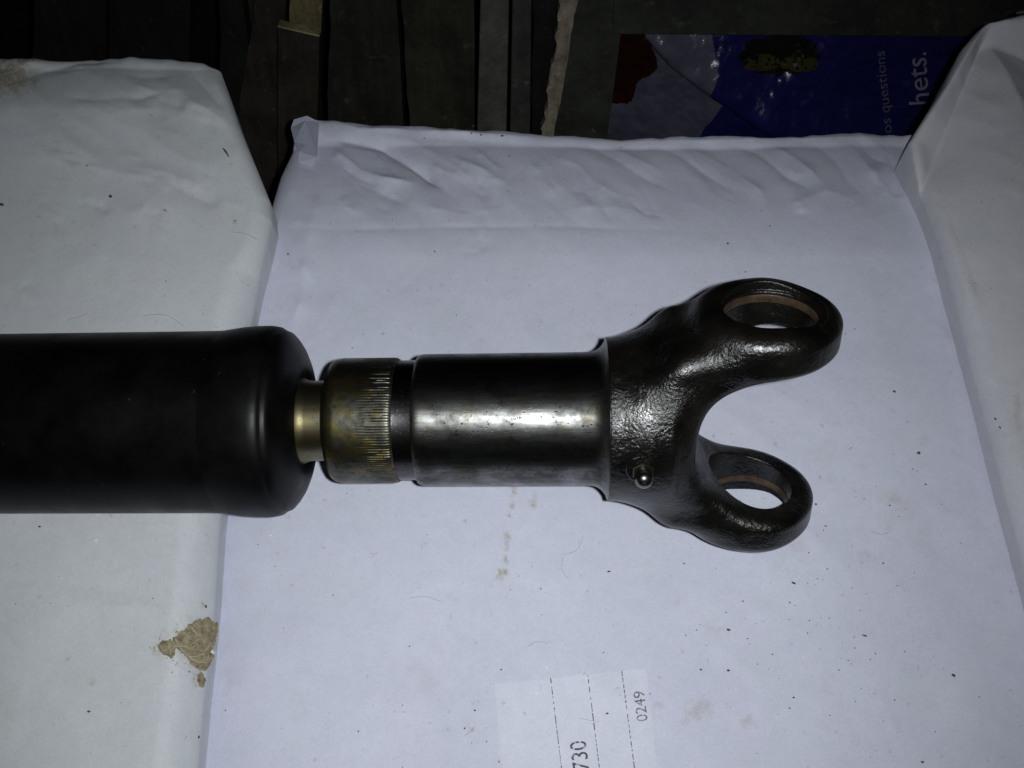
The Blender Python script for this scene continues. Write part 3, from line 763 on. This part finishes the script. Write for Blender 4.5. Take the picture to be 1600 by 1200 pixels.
def surface_nets(f, lo, hi, h):
    g = [np.arange(lo[i], hi[i] + h, h, dtype=np.float32) for i in range(3)]
    X, A, W = np.meshgrid(*g, indexing='ij')
    v = f(X, A, W).astype(np.float32)
    del X, A, W
    sg = v < 0
    n = [len(a) for a in g]
    cs = sum(sg[i:n[0] - 1 + i, j:n[1] - 1 + j, k:n[2] - 1 + k].astype(np.int8) for i in (0, 1) for j in (0, 1) for k in (0, 1))
    act = (cs > 0) & (cs < 8)
    ci = np.argwhere(act)
    acc = np.zeros((len(ci), 3)); cnt = np.zeros(len(ci))
    cor = [(i, j, k) for i in (0, 1) for j in (0, 1) for k in (0, 1)]
    for a in cor:
        for b in cor:
            if sum(abs(p - q) for p, q in zip(a, b)) == 1 and a < b:
                va = v[ci[:, 0] + a[0], ci[:, 1] + a[1], ci[:, 2] + a[2]]; vb = v[ci[:, 0] + b[0], ci[:, 1] + b[1], ci[:, 2] + b[2]]
                mk = (va < 0) != (vb < 0)
                t = np.where(mk, va / np.where(mk, va - vb, 1), 0)
                acc += np.where(mk[:, None], np.array(a) + t[:, None] * (np.array(b) - np.array(a)), 0); cnt += mk
    P = (ci + acc / cnt[:, None]) * h + np.array(lo)
    idm = np.full(act.shape, -1, np.int64); idm[tuple(ci.T)] = np.arange(len(ci))
    F = []
    for ax in range(3):
        o1, o2 = [(1, 2), (2, 0), (0, 1)][ax]
        sl0 = [slice(None)] * 3; sl1 = [slice(None)] * 3
        sl0[ax] = slice(0, -1); sl1[ax] = slice(1, None)
        ch = sg[tuple(sl0)] != sg[tuple(sl1)]
        e = np.argwhere(ch)
        e = e[(e[:, o1] > 0) & (e[:, o2] > 0) & (e[:, o1] < n[o1] - 1) & (e[:, o2] < n[o2] - 1)]
        ins = sg[tuple(e.T)]
        def c(d1, d2):
            q = e.copy(); q[:, o1] -= d1; q[:, o2] -= d2; return idm[tuple(q.T)]
        quad = np.stack([c(1, 1), c(0, 1), c(0, 0), c(1, 0)], 1)
        quad[~ins] = quad[~ins][:, ::-1]
        F.append(quad)
    return P, np.concatenate(F)
P, F = surface_nets(sdf, (140, -200, -136), (492, 200, 136), 2.0)
for _ in range(3):
    e = 0.5
    s0 = sdf(*P.T)
    gr = np.stack([(sdf(*(P + e * d).T) - sdf(*(P - e * d).T)) / (2 * e) for d in np.eye(3)], 1)
    P = P - (s0 / np.maximum((gr ** 2).sum(1), 0.2))[:, None] * gr * 0.9
yoke = mesh_np('fork', P * K, F, M['forged'], shaft, angle=None)
yoke['label'] = 'dark oily forged fork with two pierced ears'
def bore_ring(sgn):
    pr = [(HO - 10, 68.5), (HO - 10.5, 66.2), (HO - 12, 65.6), (HO - 21, 65.6), (HO - 23, 66.2), (HO - 23.5, 68.5)]
    seg = 96; V = []
    for (h, r) in pr:
        for k in range(seg):
            a = 2 * math.pi * k / seg; V.append(((XH + r * math.cos(a)) * K, sgn * h * K, r * math.sin(a) * K))
    idx = np.arange(len(V)).reshape(-1, seg); nx_ = np.roll(idx, -1, 1)
    F = np.stack([idx[:-1], idx[1:], nx_[1:], nx_[:-1]], -1).reshape(-1, 4)
    if sgn < 0: F = F[:, ::-1]
    return mesh_np('retaining_ring', V, F, M['rust'], yoke, angle=40)
bore_ring(1); bore_ring(-1)

# grease nipple: hexagon, neck, round head, pressed into the collar
ng = math.radians(-33.0)                               # direction round the axis, in the picture's up / towards frame
nd = Uv * math.sin(ng) + Nv * math.cos(ng)
na, nw = nd @ av, nd @ wv
nl = math.hypot(na, nw); na /= nl; nw /= nl
nip_x = 193.0
def nip_pt(h, x, y):                                   # h outward, x along the shaft, y across
    return ((nip_x + x) * K, (h * na - y * nw) * K, (h * nw + y * na) * K)
def nip(name, prof, mat, seg, parent, smooth=True, angle=30):
    V, F = [], []
    for (h, r) in prof:
        for k in range(seg):
            a = 2 * math.pi * (k + .5) / seg; V.append(nip_pt(h, r * math.cos(a), r * math.sin(a)))
    n = len(prof)
    for i in range(n - 1):
        for k in range(seg): F.append([i * seg + k, i * seg + (k + 1) % seg, (i + 1) * seg + (k + 1) % seg, (i + 1) * seg + k])
    F.append([(n - 1) * seg + k for k in range(seg)])
    o = mesh_np(name, V, F, mat, parent, smooth=smooth, angle=angle)
    bm = bmesh.new(); bm.from_mesh(o.data); bmesh.ops.recalc_face_normals(bm, faces=bm.faces[:]); bm.to_mesh(o.data); bm.free()
    return o
nb = nip('grease_nipple', [(118, 17), (136, 17), (138, 15)], M['nipple_hex'], 6, shaft, smooth=False)
nip('nipple_head', [(136, 10.5), (141, 9.6), (145, 9.2), (147, 10.8), (149, 12.8), (152, 13.8), (156, 13.2), (159.5, 11), (162, 7.6), (163.5, 4.0)], M['nipple'], 28, nb)
nip('nipple_ball', [(163, 4.0), (164.6, 3.2), (165.4, 1.6)], M['nipple'], 16, nb)
nip('nipple_seat', [(116, 25), (128.0, 25), (129.5, 23), (130.2, 17)], M['forged'], 32, nb)
# worn raised foundry marks beside the nipple
bm = bmesh.new()
for (x, d, lx, ly) in ((226, -14, 5, 9), (224, -24, 8, 2.5), (228, -31, 3, 6), (223, -40, 7, 3), (232, -20, 3, 8), (231, -37, 3, 7), (222, -6, 7, 3)):
    a = ng + math.radians(-d * 0.9 - 14)
    dd = Uv * math.sin(a) + Nv * math.cos(a); ca, cw = dd @ av, dd @ wv; l = math.hypot(ca, cw); ca /= l; cw /= l
    c = Vector(((x - 6) * K, 126.5 * ca * K, 126.5 * cw * K))
    rot = Matrix(((1, 0, 0), (0, -cw, ca), (0, ca, cw))).to_4x4()
    bmesh.ops.create_icosphere(bm, subdivisions=2, radius=K, matrix=Matrix.Translation(c) @ rot @ Matrix.Diagonal((lx * .7, ly * .6, 2.6, 1)))
bm_obj('foundry_mark', bm, M['forged'], yoke, smooth=True)

# ------------------------------------------------------------------ things behind the sacks
LEAN = math.radians(68)
BN = np.array([0, -math.sin(LEAN), math.cos(LEAN)])            # normal of the stack of leaning boards
BP = np.array([0, 0.42, -0.26])
def bpt(px, py, off): return on_plane(np.asarray(px, float), np.asarray(py, float), BP + BN * off, BN)

def board(name, quad, off, thick, mat, label, cat, group=None, end_mat=None, rag=0.0, n=1, bev=0.0012):
    """a leaning board: quad = corners (top left, top right, bottom right, bottom left) where its face shows"""
    q = np.array(quad, float)
    if n > 1:                                       # ragged long edges
        ts = np.linspace(0, 1, n)
        Lp = q[0] + (q[3] - q[0]) * ts[:, None]; Rp = q[1] + (q[2] - q[1]) * ts[:, None]
        Lp[:, 0] += rag * (vnoise(ts * 37, ts * 0, 3) + .6 * vnoise(ts * 90, ts * 0, 8)); Rp[:, 0] += rag * .45 * vnoise(ts * 33, ts * 0 + 3, 5)
        top, bot = [Lp, Rp], None
        A = bpt(Lp[:, 0], Lp[:, 1], off); B = bpt(Rp[:, 0], Rp[:, 1], off)
    else:
        A = bpt(q[[0, 3], 0], q[[0, 3], 1], off); B = bpt(q[[1, 2], 0], q[[1, 2], 1], off)
    bm = bmesh.new()
    m_ = len(A)
    fa = [bm.verts.new(p) for p in A]; fb = [bm.verts.new(p) for p in B]
    ba = [bm.verts.new(p - BN * thick) for p in A]; bb = [bm.verts.new(p - BN * thick) for p in B]
    for i in range(m_ - 1):
        bm.faces.new((fa[i], fb[i], fb[i + 1], fa[i + 1])); bm.faces.new((ba[i], ba[i + 1], bb[i + 1], bb[i]))
        bm.faces.new((fa[i], fa[i + 1], ba[i + 1], ba[i])); bm.faces.new((fb[i], bb[i], bb[i + 1], fb[i + 1]))
    bm.faces.new((fa[0], ba[0], bb[0], fb[0])); bm.faces.new((fa[-1], fb[-1], bb[-1], ba[-1]))
    if bev and n == 1:
        bmesh.ops.bevel(bm, geom=bm.edges[:], offset=bev, segments=2, affect='EDGES', profile=0.5)
    o = bm_obj(name, bm, mat, smooth=False)
    tag(o, label, cat, group)
    return o
GB = 'old boards leaning behind the sacks'
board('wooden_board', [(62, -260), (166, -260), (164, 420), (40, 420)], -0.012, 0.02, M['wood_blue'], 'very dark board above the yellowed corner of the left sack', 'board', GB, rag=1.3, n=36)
board('wooden_board', [(172, -260), (306, -260), (284, 420), (168, 420)], -0.010, 0.02, M['wood_black'], 'broad black board behind the far edge of the left sack', 'board', GB, rag=1.3, n=36)
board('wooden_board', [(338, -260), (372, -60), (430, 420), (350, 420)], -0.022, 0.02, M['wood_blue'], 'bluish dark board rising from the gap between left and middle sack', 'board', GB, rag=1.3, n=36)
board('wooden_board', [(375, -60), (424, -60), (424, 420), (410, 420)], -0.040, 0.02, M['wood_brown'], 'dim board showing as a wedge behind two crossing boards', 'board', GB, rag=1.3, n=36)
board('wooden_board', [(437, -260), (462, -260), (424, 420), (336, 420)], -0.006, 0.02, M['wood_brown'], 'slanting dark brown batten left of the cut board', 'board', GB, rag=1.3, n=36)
bo = board('wooden_board', [(434, 43), (499, 58), (490, 420), (434, 420)], 0.03, 0.012, M['wood_brown'], 'short brown board with a pale sawn top end', 'board', GB, bev=0)
# its pale sawn end, proud of the board
q = bpt(np.array([434, 499.0]), np.array([42.5, 57.5]), 0.030); q2 = q - BN * 0.012
upv = np.array([0, math.cos(LEAN), math.sin(LEAN)])
Vv = np.r_[q - [[0, 0, 0]], q2, q + upv * 0.0012, q2 + upv * 0.0012]
mesh_np('sawn_end', Vv, [[0, 1, 3, 2], [4, 6, 7, 5], [0, 4, 5, 1], [2, 3, 7, 6], [0, 2, 6, 4], [1, 5, 7, 3]], M['wood_end'], bo, smooth=False)
board('wooden_board', [(458, -260), (517, -260), (497, 130), (450, 130)], 0.004, 0.010, M['wood_yellow'], 'pale yellowish board standing behind the sawn board', 'board', GB, rag=1.3, n=36)
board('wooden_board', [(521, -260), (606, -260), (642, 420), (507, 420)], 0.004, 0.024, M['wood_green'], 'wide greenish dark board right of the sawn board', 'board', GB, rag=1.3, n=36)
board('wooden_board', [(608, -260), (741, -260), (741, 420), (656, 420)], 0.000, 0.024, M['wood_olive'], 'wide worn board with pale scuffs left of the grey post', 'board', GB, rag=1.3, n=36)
board('metal_post', [(757, -260), (801, -260), (787, 420), (740, 420)], 0.010, 0.03, M['grey_paint'], 'smooth light grey upright post behind the middle sack', 'post')
board('metal_post', [(805, -260), (834, -260), (826, 420), (793, 420)], -0.008, 0.03, M['grey_dark'], 'darker grey narrow post right of the light grey post', 'post')
board('broken_lath', [(892, -120), (924, -120), (846, 320), (832, 320)], 0.022, 0.012, M['wood_beige'], 'splintered beige lath leaning beside the grey green upright', 'lath', n=90, rag=3.6)
board('wooden_board', [(836, -260), (900, -260), (850, 420), (828, 420)], -0.02, 0.016, M['wood_black'], 'black board left of the splintered lath', 'board', GB, rag=1.3, n=36)
board('wooden_board', [(900, -260), (1010, -260), (922, 420), (842, 420)], 0.008, 0.018, M['panel'], 'grey green upright board between splintered lath and blue bag', 'board', GB, rag=1.3, n=36)
board('wooden_rail', [(966, -260), (2100, -260), (2100, 62), (957, 54)], 0.010, 0.02, M['panel'], 'spotted grey green rail crossing above the blue bag', 'rail')

# --- blue plastic bag
BOFF = -0.014
def bag_h(px, py):
    z = np.zeros_like(px)
    # the fold that runs down to the right, and soft pillows either side
    a = np.array([1008.0, 50]); b = np.array([1245.0, 214]); d = (b - a) / np.hypot(*(b - a)); nn = np.array([d[1], -d[0]])
    s = (px - a[0]) * nn[0] + (py - a[1]) * nn[1]                 # + = upper right of the fold
    bend = 8 * np.sin(((px - 1008) / 237) * math.pi)
    s = s + bend
    z += 0.024 * np.exp(-np.clip(s, 0, None) / 50) * (s > 0) * (1 - np.exp(-np.clip(s, 0, None) / 4.0))
    z += -0.004 * np.exp(-(s / 7) ** 2) - 0.00020 * np.clip(-s, 0, 400)
    z += 0.003 * vnoise(px / 60, py / 50, 31) + 0.0011 * vnoise(px / 17, py / 15, 33) + 0.0004 * vnoise(px / 7, py / 7, 35)
    z += 0.004 * np.sin((px - 930) / 570 * math.pi) 
    return z
def bag_pt(px, py, lift=0.0):
    px = np.asarray(px, float); py = np.asarray(py, float)
    h_ = bag_h(px, py)
    sf = (px - 1008) * (164 / 288.2) - (py - 50) * (237 / 288.2) + 8 * np.sin(((px - 1008) / 237) * math.pi)
    sh = 15 * np.exp(-((sf - 6) / 7.0) ** 2) * np.clip((px - 990) / 60, 0, 1)      # the fold leans over its own valley
    P = bpt(px - sh * (164 / 288.2), py + sh * (237 / 288.2), BOFF)
    return P + BN * (h_ + lift)[..., None]
nx_, ny_ = 420, 170
u, v = np.meshgrid(np.linspace(0, 1, nx_), np.linspace(0, 1, ny_))
py = -60 + 380 * v
pxl = 972 - (py + 60) * 0.165
px = pxl + (1660 - pxl) * u
Vb = bag_pt(px, py)
edge = np.minimum.reduce([u, 1 - u, v, 1 - v])
Vb = Vb - BN * (0.03 * np.clip(1 - edge / 0.015, 0, 1) ** 2)[..., None]
idx = np.arange(px.size).reshape(px.shape)
Fb = np.stack([idx[:-1, :-1], idx[1:, :-1], idx[1:, 1:], idx[:-1, 1:]], -1).reshape(-1, 4)
cx = (px[:-1, :-1] + px[1:, 1:]) / 2; cy = (py[:-1, :-1] + py[1:, 1:]) / 2
fm = np.zeros(cx.shape, int)
s_ = (cx - 1008) * ((214 - 50) / 288.2) - (cy - 50) * (237 / 288.2)
s_ = s_ + 8 * np.sin(((cx - 1008) / 237) * math.pi)
low_b = np.interp(cy, [60, 150, 165, 190, 210, 260], [1150, 1140, 1130, 1116, 1103, 1080])
fm[(s_ <= 0) & (cx < low_b)] = 1
up_b = np.interp(cy, [50, 75, 100, 130, 150], [1110, 1114, 1117, 1113, 1112])
fm[(s_ > 0) & (cx < up_b) & (cy < 140)] = 1
red_b = np.interp(cy, [-60, 50, 62, 80, 95, 105, 115, 125, 132, 145, 165, 175, 181, 184], [1000, 1008, 1012, 1022, 1027, 1028, 1026, 1018, 1005, 996, 994, 990, 982, 930])
fm[(cx < red_b) & (cy < 183)] = 2
def ell(x0, y0, rx, ry): return ((cx - x0) / rx) ** 2 + ((cy - y0) / ry) ** 2 < 1 + 0.25 * vnoise(cx / 7, cy / 7, 41)
dk = ell(1215, 80, 66, 30); fm[dk & (fm == 0)] = 4
fm[(ell(1188, 92, 30, 12) | ell(1246, 94, 32, 11)) & (vnoise(cx / 5, cy / 4, 43) > -0.35)] = 3
bag = mesh_np('plastic_bag', Vb.reshape(-1, 3), Fb, None, mats=[M['bag_blue'], M['bag_lilac'], M['bag_red'], M['bag_food'], M['bag_dark']], fmat=fm.ravel())
tag(bag, 'shiny dark blue printed plastic bag under the grey green rail', 'bag')
on_bag = lambda a, b: bag_pt(a, b, 0.0012)
text_mesh('printed_text', 'hets.', up_text(on_bag, (1450, 160), (-7, -106), 47, 0.94), M['bag_text'], bag)
text_mesh('printed_text', 'os questions', up_text(on_bag, (1391, 203), (-12, -141), 23.5, 1.07), M['bag_text2'], bag)
